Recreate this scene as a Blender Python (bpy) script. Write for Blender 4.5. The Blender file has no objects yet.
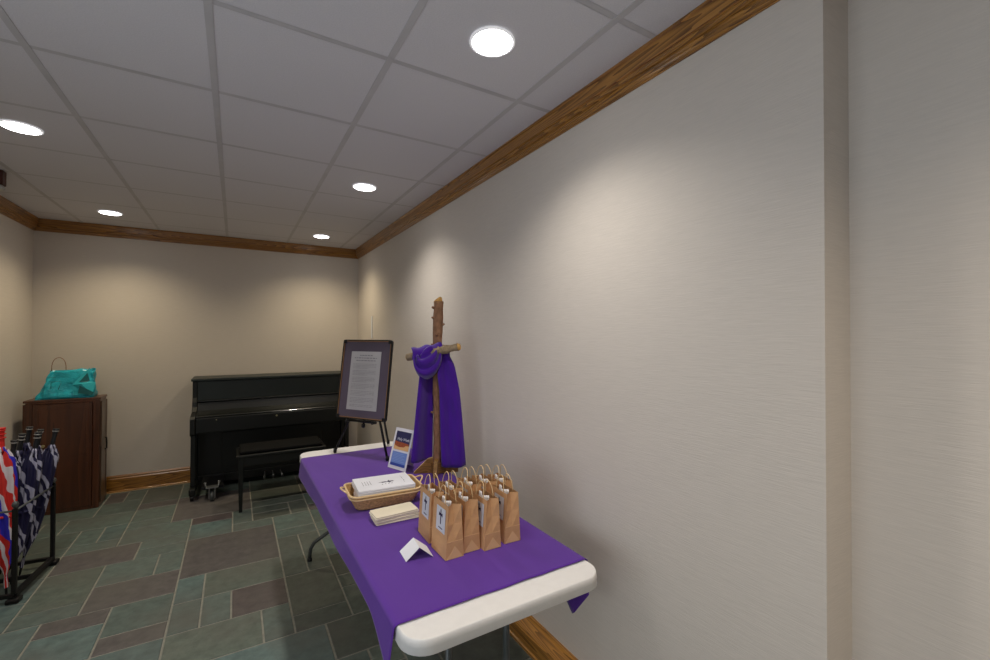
import bpy, bmesh, math, random
from mathutils import Vector, Matrix
random.seed(7)
C = bpy.context.scene.collection
PI = math.pi

# ---------------------------------------------------------------- room numbers
XR, XR2, XL, YB, YN, H = 1.33, 1.476, -1.611, 5.648, -2.4, 2.6286
YC = 0.548                       # where the right wall steps back
TZ = 0.74                        # table top height

# ---------------------------------------------------------------- materials
def srgb(r, g, b):
    f = lambda c: (c/255/12.92) if c/255 <= .04045 else ((c/255+.055)/1.055)**2.4
    return (f(r), f(g), f(b), 1)

def mat(name, col, rough=.6, spec=.5, metal=0, noise=None, bump=None, emis=None, sheen=0, coat=0):
    """noise=(scale xyz, amount, detail) tints the colour; bump=(scale xyz, strength, distance)"""
    m = bpy.data.materials.new(name); m.use_nodes = True
    nt = m.node_tree; b = nt.nodes['Principled BSDF']
    b.inputs['Base Color'].default_value = col
    b.inputs['Roughness'].default_value = rough
    b.inputs['Metallic'].default_value = metal
    b.inputs['Specular IOR Level'].default_value = spec
    if sheen: b.inputs['Sheen Weight'].default_value = sheen
    if coat: b.inputs['Coat Weight'].default_value = coat
    tc = nt.nodes.new('ShaderNodeTexCoord')
    def nz(scale, detail=4):
        mp = nt.nodes.new('ShaderNodeMapping'); mp.inputs['Scale'].default_value = scale
        n = nt.nodes.new('ShaderNodeTexNoise'); n.inputs['Scale'].default_value = 1
        n.inputs['Detail'].default_value = detail
        nt.links.new(tc.outputs['Object'], mp.inputs['Vector'])
        nt.links.new(mp.outputs['Vector'], n.inputs['Vector'])
        return n
    if noise is None: noise = ((6, 6, 6), .06, 3)
    n = nz(noise[0], noise[2])
    cr = nt.nodes.new('ShaderNodeValToRGB')
    a = noise[1]
    cr.color_ramp.elements[0].position = .3; cr.color_ramp.elements[1].position = .7
    cr.color_ramp.elements[0].color = tuple(c*(1-a) for c in col[:3])+(1,)
    cr.color_ramp.elements[1].color = tuple(min(1, c*(1+a)) for c in col[:3])+(1,)
    nt.links.new(n.outputs['Fac'], cr.inputs['Fac'])
    nt.links.new(cr.outputs['Color'], b.inputs['Base Color'])
    if bump:
        n2 = nz(bump[0], 3)
        bp = nt.nodes.new('ShaderNodeBump'); bp.inputs['Strength'].default_value = bump[1]
        bp.inputs['Distance'].default_value = bump[2]
        nt.links.new(n2.outputs['Fac'], bp.inputs['Height'])
        nt.links.new(bp.outputs['Normal'], b.inputs['Normal'])
    if emis:
        b.inputs['Emission Color'].default_value = emis[0]
        b.inputs['Emission Strength'].default_value = emis[1]
    return m

def wood(name, dark, light, axis, dens=26, rough=.35, coat=.3):
    m = bpy.data.materials.new(name); m.use_nodes = True
    nt = m.node_tree; b = nt.nodes['Principled BSDF']
    tc = nt.nodes.new('ShaderNodeTexCoord'); mp = nt.nodes.new('ShaderNodeMapping')
    s = [1, 1, 1]; s[axis] = .055
    mp.inputs['Scale'].default_value = s
    nt.links.new(tc.outputs['Object'], mp.inputs['Vector'])
    n1 = nt.nodes.new('ShaderNodeTexNoise'); n1.inputs['Scale'].default_value = 11; n1.inputs['Detail'].default_value = 1.5
    nt.links.new(mp.outputs['Vector'], n1.inputs['Vector'])
    mul = nt.nodes.new('ShaderNodeMath'); mul.operation = 'MULTIPLY'; mul.inputs[1].default_value = dens
    nt.links.new(n1.outputs['Fac'], mul.inputs[0])
    sn = nt.nodes.new('ShaderNodeMath'); sn.operation = 'FRACT'
    nt.links.new(mul.outputs[0], sn.inputs[0])
    n2 = nt.nodes.new('ShaderNodeTexNoise'); n2.inputs['Scale'].default_value = 240; n2.inputs['Detail'].default_value = 3
    nt.links.new(mp.outputs['Vector'], n2.inputs['Vector'])
    ad = nt.nodes.new('ShaderNodeMix'); ad.data_type = 'FLOAT'; ad.inputs[0].default_value = .45
    nt.links.new(sn.outputs[0], ad.inputs[2]); nt.links.new(n2.outputs['Fac'], ad.inputs[3])
    cr = nt.nodes.new('ShaderNodeValToRGB')
    cr.color_ramp.elements[0].color = light; cr.color_ramp.elements[1].color = dark
    cr.color_ramp.elements[0].position = .3; cr.color_ramp.elements[1].position = .85
    nt.links.new(ad.outputs[0], cr.inputs['Fac']); nt.links.new(cr.outputs['Color'], b.inputs['Base Color'])
    b.inputs['Roughness'].default_value = rough; b.inputs['Coat Weight'].default_value = coat
    b.inputs['Coat Roughness'].default_value = .25
    return m

M = {}
M['wall'] = mat('wallpaper', srgb(205, 197, 188), .75, .25, noise=((14, 14, 250), .032, 7), bump=((20, 20, 340), .4, .0014))
M['ceil'] = mat('ceiling_tile', srgb(214, 212, 216), .95, .1, noise=((220, 220, 220), .05, 5), bump=((160, 160, 160), .3, .002))
M['tbar'] = mat('ceiling_bar', srgb(192, 190, 192), .6, .3)
M['oak_x'] = wood('oak_along_x', srgb(92, 56, 16), srgb(170, 118, 50), 0, rough=.28, coat=.5)
M['oak_y'] = wood('oak_along_y', srgb(92, 56, 16), srgb(174, 122, 54), 1, rough=.28, coat=.5)
M['cab'] = wood('dark_walnut', srgb(62, 32, 17), srgb(86, 47, 26), 2, 5)
M['cab_side'] = wood('side_walnut', srgb(70, 52, 40), srgb(100, 78, 62), 2, 10)
M['brace'] = wood('pine_board', srgb(112, 78, 34), srgb(150, 110, 56), 0, 18, .6, 0)
M['brace_edge'] = mat('cut_pine', srgb(212, 178, 128), .7)
M['piano'] = mat('black_lacquer', srgb(13, 15, 13), .42, .4)
M['piano_up'] = mat('black_satin', srgb(29, 37, 34), .4, .5)
M['black'] = mat('black_metal', srgb(16, 16, 17), .5, .35)
M['cushion'] = mat('bench_pad', srgb(8, 8, 8), .8, .15)
M['gloss'] = mat('black_gloss', srgb(26, 28, 26), .22, .6, coat=.5)
M['chrome'] = mat('worn_chrome', srgb(170, 172, 172), .3, metal=.9)
M['brass'] = mat('brass', srgb(190, 180, 140), .3, metal=.9)
M['plastic'] = mat('table_plastic', srgb(226, 224, 222), .5, .4, noise=((40, 40, 40), .02, 3), bump=((300, 300, 300), .15, .0005))
M['grey_steel'] = mat('grey_steel', srgb(82, 86, 86), .4, metal=.3)
M['cloth'] = mat('purple_cloth', srgb(86, 42, 144), .8, .15, noise=((5, 5, 5), .05, 3), bump=((14, 5, 9), .35, .006), sheen=.2)
M['scarf'] = mat('violet_scarf', srgb(68, 18, 142), .75, .2, noise=((9, 9, 2), .14, 3), bump=((30, 30, 6), .4, .006), sheen=.3)
M['kraft'] = mat('kraft_paper', srgb(206, 160, 114), .8, .2, noise=((14, 14, 40), .07, 4), bump=((60, 60, 200), .15, .001))
M['kraft_fold'] = mat('kraft_fold', srgb(222, 180, 132), .8, .2)
M['twine'] = mat('paper_twine', srgb(222, 192, 146), .8, .2)
M['tissue'] = mat('white_tissue', srgb(226, 222, 220), .8, .2)
M['label'] = mat('label_paper', srgb(214, 216, 222), .7, .2)
M['ink'] = mat('navy_ink', srgb(44, 34, 70), .7, .2)
M['greyink'] = mat('grey_ink', srgb(128, 126, 132), .8, .2)
M['paper'] = mat('white_paper', srgb(226, 226, 232), .7, .2)
M['poster'] = mat('poster_paper', srgb(176, 174, 176), .7, .2)
M['mount'] = mat('mount_board', srgb(88, 78, 94), .45, .4, noise=((4, 4, 3), .12, 2))
M['goldframe'] = mat('bronze_frame', srgb(150, 116, 84), .35, metal=.6)
M['cream'] = mat('cream_napkin', srgb(226, 216, 194), .85, .15, bump=((120, 120, 120), .3, .001))
M['wicker'] = mat('wicker', srgb(196, 156, 104), .7, .3, noise=((90, 90, 160), .28, 3), bump=((120, 120, 150), .7, .003))
M['bark'] = mat('red_bark', srgb(140, 104, 80), .9, .15, noise=((40, 40, 22), .38, 6), bump=((60, 60, 40), .8, .005))
M['greybark'] = mat('grey_bark', srgb(146, 128, 104), .9, .15, noise=((50, 50, 50), .3, 6), bump=((60, 60, 60), .8, .004))
M['cutwood'] = mat('cut_wood', srgb(206, 160, 92), .8, .2, noise=((60, 60, 60), .2, 4))
M['teal'] = mat('teal_plastic', srgb(30, 172, 192), .3, .5, noise=((12, 12, 12), .2, 4), bump=((16, 16, 22), .5, .02))
M['teal_in'] = mat('teal_tissue', srgb(46, 182, 196), .5, .4, bump=((30, 30, 30), .5, .01))
M['teal_dk'] = mat('dark_teal', srgb(12, 96, 100), .4)
M['handle'] = mat('umbrella_grip', srgb(24, 26, 32), .5)
M['ring'] = mat('silver_ring', srgb(170, 168, 165), .35, metal=.5)
M['redgrip'] = mat('red_grip', srgb(214, 36, 30), .5)
M['navy'] = mat('navy_nylon', srgb(28, 26, 70), .6)
M['light'] = mat('led_lens', srgb(255, 255, 255), .5, emis=((1, .98, .96, 1), 14))
M['ltrim'] = mat('light_trim_glow', srgb(225, 225, 228), .5, emis=((1, 1, 1, 1), .35))  # soft glow put into the ring's material; the ring itself is no lamp
M['sign'] = mat('brown_housing', srgb(74, 38, 26), .5)
M['sky'] = mat('card_navy', srgb(38, 40, 84), .5)
M['orange'] = mat('card_orange', srgb(156, 78, 44), .5, noise=((90, 90, 90), .3, 3))
M['sand'] = mat('card_sand', srgb(222, 176, 120), .5)
M['cblue'] = mat('card_blue', srgb(112, 142, 208), .5)
M['cblue2'] = mat('card_deep_blue', srgb(46, 72, 160), .5)
M['lblue'] = mat('card_pale_blue', srgb(150, 178, 226), .5)
M['caulk'] = mat('caulk', srgb(196, 160, 116), .6)
M['whitepl'] = mat('white_cover', srgb(214, 218, 224), .5)

def attr_mat(name, rough):
    m = bpy.data.materials.new(name); m.use_nodes = True
    nt = m.node_tree; b = nt.nodes['Principled BSDF']
    at = nt.nodes.new('ShaderNodeAttribute'); at.attribute_name = 'tint'
    tc = nt.nodes.new('ShaderNodeTexCoord')
    n = nt.nodes.new('ShaderNodeTexNoise'); n.inputs['Scale'].default_value = 16; n.inputs['Detail'].default_value = 9
    n.inputs['Roughness'].default_value = .65
    nt.links.new(tc.outputs['Object'], n.inputs['Vector'])
    cr = nt.nodes.new('ShaderNodeValToRGB')
    cr.color_ramp.elements[0].position = .3; cr.color_ramp.elements[1].position = .72
    cr.color_ramp.elements[0].color = (.66, .66, .66, 1); cr.color_ramp.elements[1].color = (1.3, 1.3, 1.25, 1)
    nt.links.new(n.outputs['Fac'], cr.inputs['Fac'])
    mx = nt.nodes.new('ShaderNodeMix'); mx.data_type = 'RGBA'; mx.blend_type = 'MULTIPLY'; mx.inputs[0].default_value = 1
    nt.links.new(at.outputs['Color'], mx.inputs[6]); nt.links.new(cr.outputs['Color'], mx.inputs[7])
    n3 = nt.nodes.new('ShaderNodeTexNoise'); n3.inputs['Scale'].default_value = 2.3; n3.inputs['Detail'].default_value = 5
    nt.links.new(tc.outputs['Object'], n3.inputs['Vector'])
    c3 = nt.nodes.new('ShaderNodeValToRGB'); c3.color_ramp.elements[0].position = .42; c3.color_ramp.elements[1].position = .68
    c3.color_ramp.elements[0].color = (0, 0, 0, 1); c3.color_ramp.elements[1].color = (.6, .6, .6, 1)
    nt.links.new(n3.outputs['Fac'], c3.inputs['Fac'])
    m3 = nt.nodes.new('ShaderNodeMix'); m3.data_type = 'RGBA'; m3.inputs[7].default_value = srgb(92, 90, 84)
    nt.links.new(c3.outputs['Color'], m3.inputs[0]); nt.links.new(mx.outputs[2], m3.inputs[6])
    nt.links.new(m3.outputs[2], b.inputs['Base Color'])
    bp = nt.nodes.new('ShaderNodeBump'); bp.inputs['Strength'].default_value = .35; bp.inputs['Distance'].default_value = .004
    nt.links.new(n.outputs['Fac'], bp.inputs['Height']); nt.links.new(bp.outputs['Normal'], b.inputs['Normal'])
    b.inputs['Roughness'].default_value = rough; b.inputs['Specular IOR Level'].default_value = .4
    return m
M['slate'] = attr_mat('slate', .5)
M['grout'] = mat('grout', srgb(136, 134, 124), .9, .1, noise=((30, 30, 30), .12, 4))

def swirl(name, cols, turns, freq, rough=.55):
    """bands of colour spiralling round the object's z axis"""
    m = bpy.data.materials.new(name); m.use_nodes = True
    nt = m.node_tree; b = nt.nodes['Principled BSDF']
    tc = nt.nodes.new('ShaderNodeTexCoord'); sx = nt.nodes.new('ShaderNodeSeparateXYZ')
    nt.links.new(tc.outputs['Object'], sx.inputs[0])
    at = nt.nodes.new('ShaderNodeMath'); at.operation = 'ARCTAN2'
    nt.links.new(sx.outputs['Y'], at.inputs[0]); nt.links.new(sx.outputs['X'], at.inputs[1])
    a = nt.nodes.new('ShaderNodeMath'); a.operation = 'MULTIPLY'; a.inputs[1].default_value = turns/(2*PI)
    nt.links.new(at.outputs[0], a.inputs[0])
    z = nt.nodes.new('ShaderNodeMath'); z.operation = 'MULTIPLY_ADD'; z.inputs[1].default_value = freq
    nt.links.new(sx.outputs['Z'], z.inputs[0]); nt.links.new(a.outputs[0], z.inputs[2])
    n = nt.nodes.new('ShaderNodeTexNoise'); n.inputs['Scale'].default_value = 9; n.inputs['Detail'].default_value = 1
    nt.links.new(tc.outputs['Object'], n.inputs['Vector'])
    nn = nt.nodes.new('ShaderNodeMath'); nn.operation = 'MULTIPLY_ADD'; nn.inputs[1].default_value = .55
    nt.links.new(n.outputs['Fac'], nn.inputs[0]); nt.links.new(z.outputs[0], nn.inputs[2])
    fr = nt.nodes.new('ShaderNodeMath'); fr.operation = 'FRACT'
    nt.links.new(nn.outputs[0], fr.inputs[0])
    cr = nt.nodes.new('ShaderNodeValToRGB'); cr.color_ramp.interpolation = 'CONSTANT'
    while len(cr.color_ramp.elements) < len(cols): cr.color_ramp.elements.new(.5)
    for e, (p, c) in zip(cr.color_ramp.elements, cols): e.position = p; e.color = c
    nt.links.new(fr.outputs[0], cr.inputs['Fac']); nt.links.new(cr.outputs['Color'], b.inputs['Base Color'])
    b.inputs['Roughness'].default_value = rough
    return m
NV, WH, RD, BL = srgb(24, 22, 62), srgb(170, 170, 192), srgb(206, 40, 34), srgb(44, 40, 190)
M['navyswirl'] = swirl('navy_white_canopy', [(0, NV), (.56, WH), (.72, NV), (.84, WH)], 2, 4)
M['redswirl'] = swirl('red_white_blue_canopy', [(0, RD), (.3, srgb(220, 214, 220)), (.48, RD), (.62, BL), (.82, srgb(220, 214, 222))], 2, 1.6)

# ---------------------------------------------------------------- mesh helpers
def box(bm, x0, x1, y0, y1, z0, z1, mi=0):
    v = [bm.verts.new(p) for p in ((x0,y0,z0),(x1,y0,z0),(x1,y1,z0),(x0,y1,z0),(x0,y0,z1),(x1,y0,z1),(x1,y1,z1),(x0,y1,z1))]
    for f in ((0,3,2,1),(4,5,6,7),(0,1,5,4),(1,2,6,5),(2,3,7,6),(3,0,4,7)):
        bm.faces.new([v[i] for i in f]).material_index = mi
    return v
def quad(bm, pts, mi=0):
    f = bm.faces.new([bm.verts.new(p) for p in pts]); f.material_index = mi; return f
def tube(bm, pts, rad, n=10, mi=0, cap=True, closed=False, flat=None):
    pts = [Vector(p) for p in pts]; N = len(pts)
    R = rad if isinstance(rad, (list, tuple)) else [rad]*N
    rings = []; up = None
    for i, p in enumerate(pts):
        if closed: t = (pts[(i+1) % N]-pts[i-1]).normalized()
        else: t = (pts[min(i+1, N-1)]-pts[max(i-1, 0)]).normalized()
        if up is None:
            up = Vector((0,0,1)) if abs(t.z) < .9 else Vector((1,0,0))
        u = (up-t*up.dot(t)).normalized(); w = t.cross(u); up = u
        r = R[i]; k = flat if flat else 1
        rings.append([bm.verts.new(p+u*(r*math.cos(a))+w*(r*k*math.sin(a))) for a in [2*PI*j/n for j in range(n)]])
    for i in range(N if closed else N-1):
        A, B = rings[i], rings[(i+1) % N]
        for j in range(n):
            f = bm.faces.new((A[j], A[(j+1) % n], B[(j+1) % n], B[j])); f.material_index = mi; f.smooth = True
    if cap and not closed:
        bm.faces.new(rings[0][::-1]).material_index = mi; bm.faces.new(rings[-1]).material_index = mi
    return rings
def lathe(bm, prof, cx=0, cy=0, n=20, mi=0, smooth=True):
    rings = []
    for r, z in prof:
        rings.append([bm.verts.new((cx+r*math.cos(2*PI*j/n), cy+r*math.sin(2*PI*j/n), z)) for j in range(n)])
    for A, B in zip(rings, rings[1:]):
        for j in range(n):
            f = bm.faces.new((A[j], A[(j+1) % n], B[(j+1) % n], B[j])); f.material_index = mi; f.smooth = smooth
    bm.faces.new(rings[0][::-1]).material_index = mi; bm.faces.new(rings[-1]).material_index = mi
def prism(bm, poly, lo, hi, axis=2, mi=0):
    """extrude a 2-D polygon along an axis"""
    def P(a, b, c): return ((c, a, b), (a, c, b), (a, b, c))[axis]
    A = [bm.verts.new(P(a, b, lo)) for a, b in poly]; B = [bm.verts.new(P(a, b, hi)) for a, b in poly]
    n = len(poly)
    bm.faces.new(A[::-1]).material_index = mi; bm.faces.new(B).material_index = mi
    for i in range(n): bm.faces.new((A[i], A[(i+1) % n], B[(i+1) % n], B[i])).material_index = mi
def grid(bm, fn, nu, nv, mi=0, smooth=True):
    V = [[bm.verts.new(fn(i/nu, j/nv)) for j in range(nv+1)] for i in range(nu+1)]
    for i in range(nu):
        for j in range(nv):
            f = bm.faces.new((V[i][j], V[i+1][j], V[i+1][j+1], V[i][j+1])); f.smooth = smooth; f.material_index = mi
    return V
def BM(): return bmesh.new()
def obj(name, bm, m, parent=None, bevel=0, solid=0, sub=0, sol_off=0, segs=2):
    me = bpy.data.meshes.new(name)
    bmesh.ops.recalc_face_normals(bm, faces=bm.faces[:])
    bm.to_mesh(me); bm.free()
    for x in (m if isinstance(m, (list, tuple)) else [m]): me.materials.append(x)
    o = bpy.data.objects.new(name, me); C.objects.link(o)
    if solid:
        s = o.modifiers.new('s', 'SOLIDIFY'); s.thickness = solid; s.offset = sol_off
    if bevel:
        b = o.modifiers.new('b', 'BEVEL'); b.width = bevel; b.segments = segs; b.limit_method = 'ANGLE'; b.angle_limit = .6
    if sub:
        s = o.modifiers.new('d', 'SUBSURF'); s.levels = sub; s.render_levels = sub
    if parent: o.parent = parent
    return o
def tag(o, label, cat, group=None, kind=None):
    o['label'] = label; o['category'] = cat
    if group: o['group'] = group
    if kind: o['kind'] = kind
    return o
def thing(name, label, cat, loc=(0,0,0), rz=0, group=None):
    o = bpy.data.objects.new(name, None); C.objects.link(o); o.empty_display_size = .05
    o.location = loc; o.rotation_euler = (0, 0, rz)
    return tag(o, label, cat, group)
def struct(name, bm, m, label, cat, **k):
    o = obj(name, bm, m, **k); o['kind'] = 'structure'; o['label'] = label; o['category'] = cat
    return o
def copy_tree(o, parent=None):
    c = o.copy(); C.objects.link(c)
    if parent: c.parent = parent
    for ch in list(o.children): copy_tree(ch, c)
    return c

# ---------------------------------------------------------------- floor (slate, random ashlar on a 6 inch module)
GX, GY, SX, SY = .137, 2.52, .1465, .1535
col = {'G': srgb(88,102,98), 'T': srgb(88,106,105), 'O': srgb(94,104,96), 'P': srgb(88,84,84), 'D': srgb(82,90,84), 'R': srgb(84,75,76), 'K': srgb(70,76,70)}
fixed = """-5 -3 2 3 P;-5 -3 3 5 G;-5 -3 0 2 T;-7 -5 4 5 P;-7 -5 2 4 T;-9 -7 3 5 T;-8 -6 5 6 G;-8 -6 6 9 O;-6 -3 5 7 P;-6 -4 7 9 G;-4 -3 7 9 G;
-8 -5 9 11 P;-5 -3 9 10 G;-5 -3 10 11 G;-8 -6 11 12 G;-6 -3 11 13 G;-8 -7 12 14 G;-7 -6 12 14 T;-10 -8 12 14 G;-9 -6 14 16 G;-6 -4 13 14 G;-6 -4 14 16 G;
-8 -6 16 18 G;-11 -8 16 18 G;-6 -4 16 17 P;-6 -4 17 20 D;-8 -7 18 20 P;-7 -6 18 20 G;-4 -2 17 20 G;-4 0 13 17 P;-3 -1 12 13 R;-3 -1 10 12 T;-1 1 10 11 G;-1 0 11 13 G;
-3 1 6 10 P;-3 -2 4 6 T;-2 1 4 6 O;-3 -2 2 4 G;-2 -1 2 4 G;-1 1 2 4 R;-3 0 0 2 O;0 1 0 2 G;1 3 0 1 D;1 3 1 4 K;1 2 4 8 D;2 3 4 8 D;1 3 8 9 G;1 3 9 11 G;
0 2 11 12 K;2 3 11 13 D;0 2 12 13 D;0 3 13 14 D;0 3 14 16 K;-2 2 -3 0 T;2 4 -2 0 D;3 5 0 2 D;3 5 2 3 D;3 5 3 5 K;-5 -2 -3 0 T"""
occ = {}; tiles = []
I0, I1, J0, J1 = -12, 10, -33, 21
def put(i0, i1, j0, j1, c):
    tiles.append((i0, i1, j0, j1, c))
    for i in range(i0, i1):
        for j in range(j0, j1): occ[i, j] = 1
for s in fixed.replace('\n', '').split(';'):
    a = s.split(); r = list(map(int, a[:4]))
    if any((i, j) in occ for i in range(r[0], r[1]) for j in range(r[2], r[3])): continue
    put(*r, a[4])
for j in range(J0, J1):
    for i in range(I0, I1):
        if (i, j) in occ: continue
        w, h = random.choice([(2,1),(2,2),(3,2),(1,2),(3,3),(2,3),(1,1),(4,2)])
        while w > 1 and any((i+k, j) in occ or i+k >= I1 for k in range(w)): w -= 1
        while h > 1 and any((i+a, j+b) in occ or j+b >= J1 for a in range(w) for b in range(h)): h -= 1
        put(i, i+w, j, j+h, random.choice('GGGTOPD'))
bm = BM()
lay = bm.loops.layers.float_color.new('tint')
g = .0038
def clampx(x): return max(XL-.02, min(XR2+.02, x))
for (i0, i1, j0, j1, c) in tiles:
    x0, x1 = clampx(GX+SX*i0+g), clampx(GX+SX*i1-g)
    y0, y1 = max(YN, GY+SY*j0+g), min(YB, GY+SY*j1-g)
    if x1-x0 < .01 or y1-y0 < .01: continue
    v = random.uniform(.88, 1.1); cc = tuple(q*v for q in col[c][:3])+(1,)
    e = .003; hz = random.uniform(-.0006, .0006)
    lo = [bm.verts.new(p) for p in ((x0,y0,-.004),(x1,y0,-.004),(x1,y1,-.004),(x0,y1,-.004))]
    hi = [bm.verts.new(p) for p in ((x0+e,y0+e,hz),(x1-e,y0+e,hz),(x1-e,y1-e,hz),(x0+e,y1-e,hz))]
    fs = [bm.faces.new(hi)]+[bm.faces.new((lo[k], lo[(k+1)%4], hi[(k+1)%4], hi[k])) for k in range(4)]
    for f in fs:
        for l in f.loops: l[lay] = cc
box(bm, XL-.1, XR2+.1, YN-.1, YB+.1, -.06, -.003, 1)
struct('floor', bm, [M['slate'], M['grout']], 'grey green and purple slate tile floor with pale grout', 'floor')

# ---------------------------------------------------------------- walls
def wallbox(name, a, label):
    bm = BM(); box(bm, *a); return struct(name, bm, M['wall'], label, 'wall')
bm = BM()
prism(bm, [(XR, YB+.1), (XR, YC), (XR2, YC), (XR2, YN-.1), (XR2+.15, YN-.1), (XR2+.15, YB+.1)], 0, H+.05)
struct('wall_right', bm, M['wall'], 'long beige textured wall on the right with a shallow step near the camera', 'wall')
wallbox('wall_back', (XL, XR, YB, YB+.1, 0, H+.05), 'beige end wall behind the piano')
wallbox('wall_left', (XL-.1, XL, YN-.1, YB+.1, 0, H+.05), 'beige left wall beside the cabinet')
wallbox('wall_front', (XL, XR2, YN-.1, YN, 0, H+.05), 'beige wall behind the camera')

# ---------------------------------------------------------------- ceiling grid
CX, CY, TX, TY = -.0841, 1.6612, .592, .6096
bm = BM()
ii = range(math.floor((XL-CX)/TX), math.ceil((XR2-CX)/TX)); jj = range(math.floor((YN-CY)/TY), math.ceil((YB-CY)/TY))
w = .0115
for i in ii:
    for j in jj:
        x0, x1 = max(XL, CX+TX*i+w), min(XR2+.02, CX+TX*(i+1)-w); y0, y1 = max(YN, CY+TY*j+w), min(YB, CY+TY*(j+1)-w)
        if x1-x0 > .02 and y1-y0 > .02: box(bm, x0, x1, y0, y1, H-.001, H+.02)
box(bm, XL-.1, XR2+.1, YN-.1, YB+.1, H+.02, H+.07, 1)
for i in ii: box(bm, CX+TX*i-w-.001, CX+TX*i+w+.001, YN, YB, H-.003, H+.021, 1)
for j in jj: box(bm, XL, XR2, CY+TY*j-w-.001, CY+TY*j+w+.001, H-.001, H+.021, 1)
struct('ceiling', bm, [M['ceil'], M['tbar']], 'suspended ceiling of pale grey square panels in a grid', 'ceiling')

# ---------------------------------------------------------------- crown moulding and baseboards (mitred sweeps)
path = [(XR2, YN), (XR2, YC), (XR, YC), (XR, YB), (XL, YB), (XL, YN)]
def mitre(path, i, d):
    n = len(path); p = Vector(path[i]); a = (p-Vector(path[i-1])).normalized(); b = (Vector(path[(i+1) % n])-p).normalized()
    na, nb = Vector((-a.y, a.x)), Vector((-b.y, b.x))
    return p+(na+nb)*(d/(1+na.dot(nb)))
def sweep_seg(i, prof, m, name, label):
    n = len(path); bm = BM()
    A = []; B = []
    for d, z in prof:
        p = mitre(path, i, d); q = mitre(path, (i+1) % n, d)
        A.append(bm.verts.new((p.x, p.y, z))); B.append(bm.verts.new((q.x, q.y, z)))
    k = len(prof)
    for j in range(k): bm.faces.new((A[j], A[(j+1) % k], B[(j+1) % k], B[j]))
    bm.faces.new(A); bm.faces.new(B[::-1])
    return struct(name, bm, m, label, 'trim')
crown = [(0, H), (.048, H), (.048, H-.010), (.042, H-.014), (.037, H-.060), (.031, H-.064), (.034, H-.070), (.033, H-.077), (.027, H-.080), (.021, H-.082), (.023, H-.088), (.021, H-.094), (.014, H-.097), (.012, H-.104), (.005, H-.107), (.005, H-.112), (0, H-.112)]
names = ['long oak crown moulding along the near recessed stretch of the right wall', 'short oak crown return at the wall step', 'long oak crown moulding along the right wall', 'oak crown moulding across the end wall above the piano', 'oak crown moulding on the left wall', 'oak crown moulding behind the camera']
for i in range(6):
    sweep_seg(i, crown, M['oak_x' if i in (1, 3, 5) else 'oak_y'], 'trim_%d' % (i+1), names[i])
def bbprof(h): return [(0, 0), (.026, 0), (.026, .012), (.017, .018), (.016, h-.035), (.011, h-.026), (.012, h-.014), (.005, h), (0, h)]
for i, nm, h in ((0, 'baseboard_right', .12), (1, 'baseboard_return', .12), (2, 'baseboard_right_long', .12), (3, 'baseboard_back', .165), (4, 'baseboard_left', .165), (5, 'baseboard_front', .165)):
    pr = bbprof(h) if h > .13 else [(0, 0), (.088, 0), (.088, .012), (.080, .016), (.080, .078), (.074, .088), (.02, .096), (.012, .11), (0, .11)]
    sweep_seg(i, pr, M['oak_x' if i in (1, 3, 5) else 'oak_y'], nm, 'oak baseboard, %s' % nm.replace('_', ' '))
bm = BM(); box(bm, XL+.03, XR-.03, YB-.031, YB-.0265, 0, .006)
struct('trim_7', bm, M['caulk'], 'thin pale caulk line at the foot of the end wall baseboard', 'trim')

# ---------------------------------------------------------------- ceiling lights
spots = []
LP = [(.795, 1.366, 'nearest ceiling light, largest, above the right wall'), (.793, 3.189, 'middle ceiling light of the right row'), (.795, 5.035, 'farthest ceiling light, near the end wall corner on the right'),
      (-.958, 3.177, 'ceiling light cut by the left edge of the photo'), (-.951, 5.014, 'ceiling light at far left above the wooden cabinet'), (.795, -.46, 'round ceiling light of the right row behind the camera'), (-.955, 1.35, 'round ceiling light of the left row beside the camera'), (-.955, -.46, 'round ceiling light of the left row behind the camera')]
for x, y, lb in LP:
    t = thing('recessed_light', 'round white LED ' + lb, 'ceiling light', (x, y, H-.003), 0, 'round LED downlights in the ceiling')
    bm = BM(); lathe(bm, [(.082, 0), (.083, -.004), (.076, -.006), (.074, -.003), (.074, 0)], n=32); obj('trim_ring', bm, M['ltrim'], t)
    bm = BM(); lathe(bm, [(.072, -.0045), (.071, -.007), (.05, -.0085), (.01, -.009)], n=32); obj('lens', bm, M['light'], t)
    L = bpy.data.lights.new('downlight', 'SPOT'); L.energy = 55; L.spot_size = math.radians(134); L.spot_blend = 1.0
    L.shadow_soft_size = .06; L.color = (1, .94, .85)
    if y > 4: L.energy = 50; L.color = (1, .84, .57)
    if x < 0 and y < 2: L.energy = 30
    if x > 0 and y < 0: L.energy = 85; L.color = (1, .86, .68)
    lo = bpy.data.objects.new('downlight', L); C.objects.link(lo); lo.location = (x, y, H-.03)

A = bpy.data.lights.new('side_fill', 'AREA'); A.shape = 'RECTANGLE'; A.size = 2.6; A.size_y = 1.7; A.energy = 37; A.color = (.78, .88, .98)  # cool fill lamp added before the solid left wall, standing in for daylight
ao = bpy.data.objects.new('side_fill', A); C.objects.link(ao); ao.location = (XL+.06, .1, 1.45); ao.rotation_euler = (math.radians(103), 0, math.radians(-90))

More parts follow.
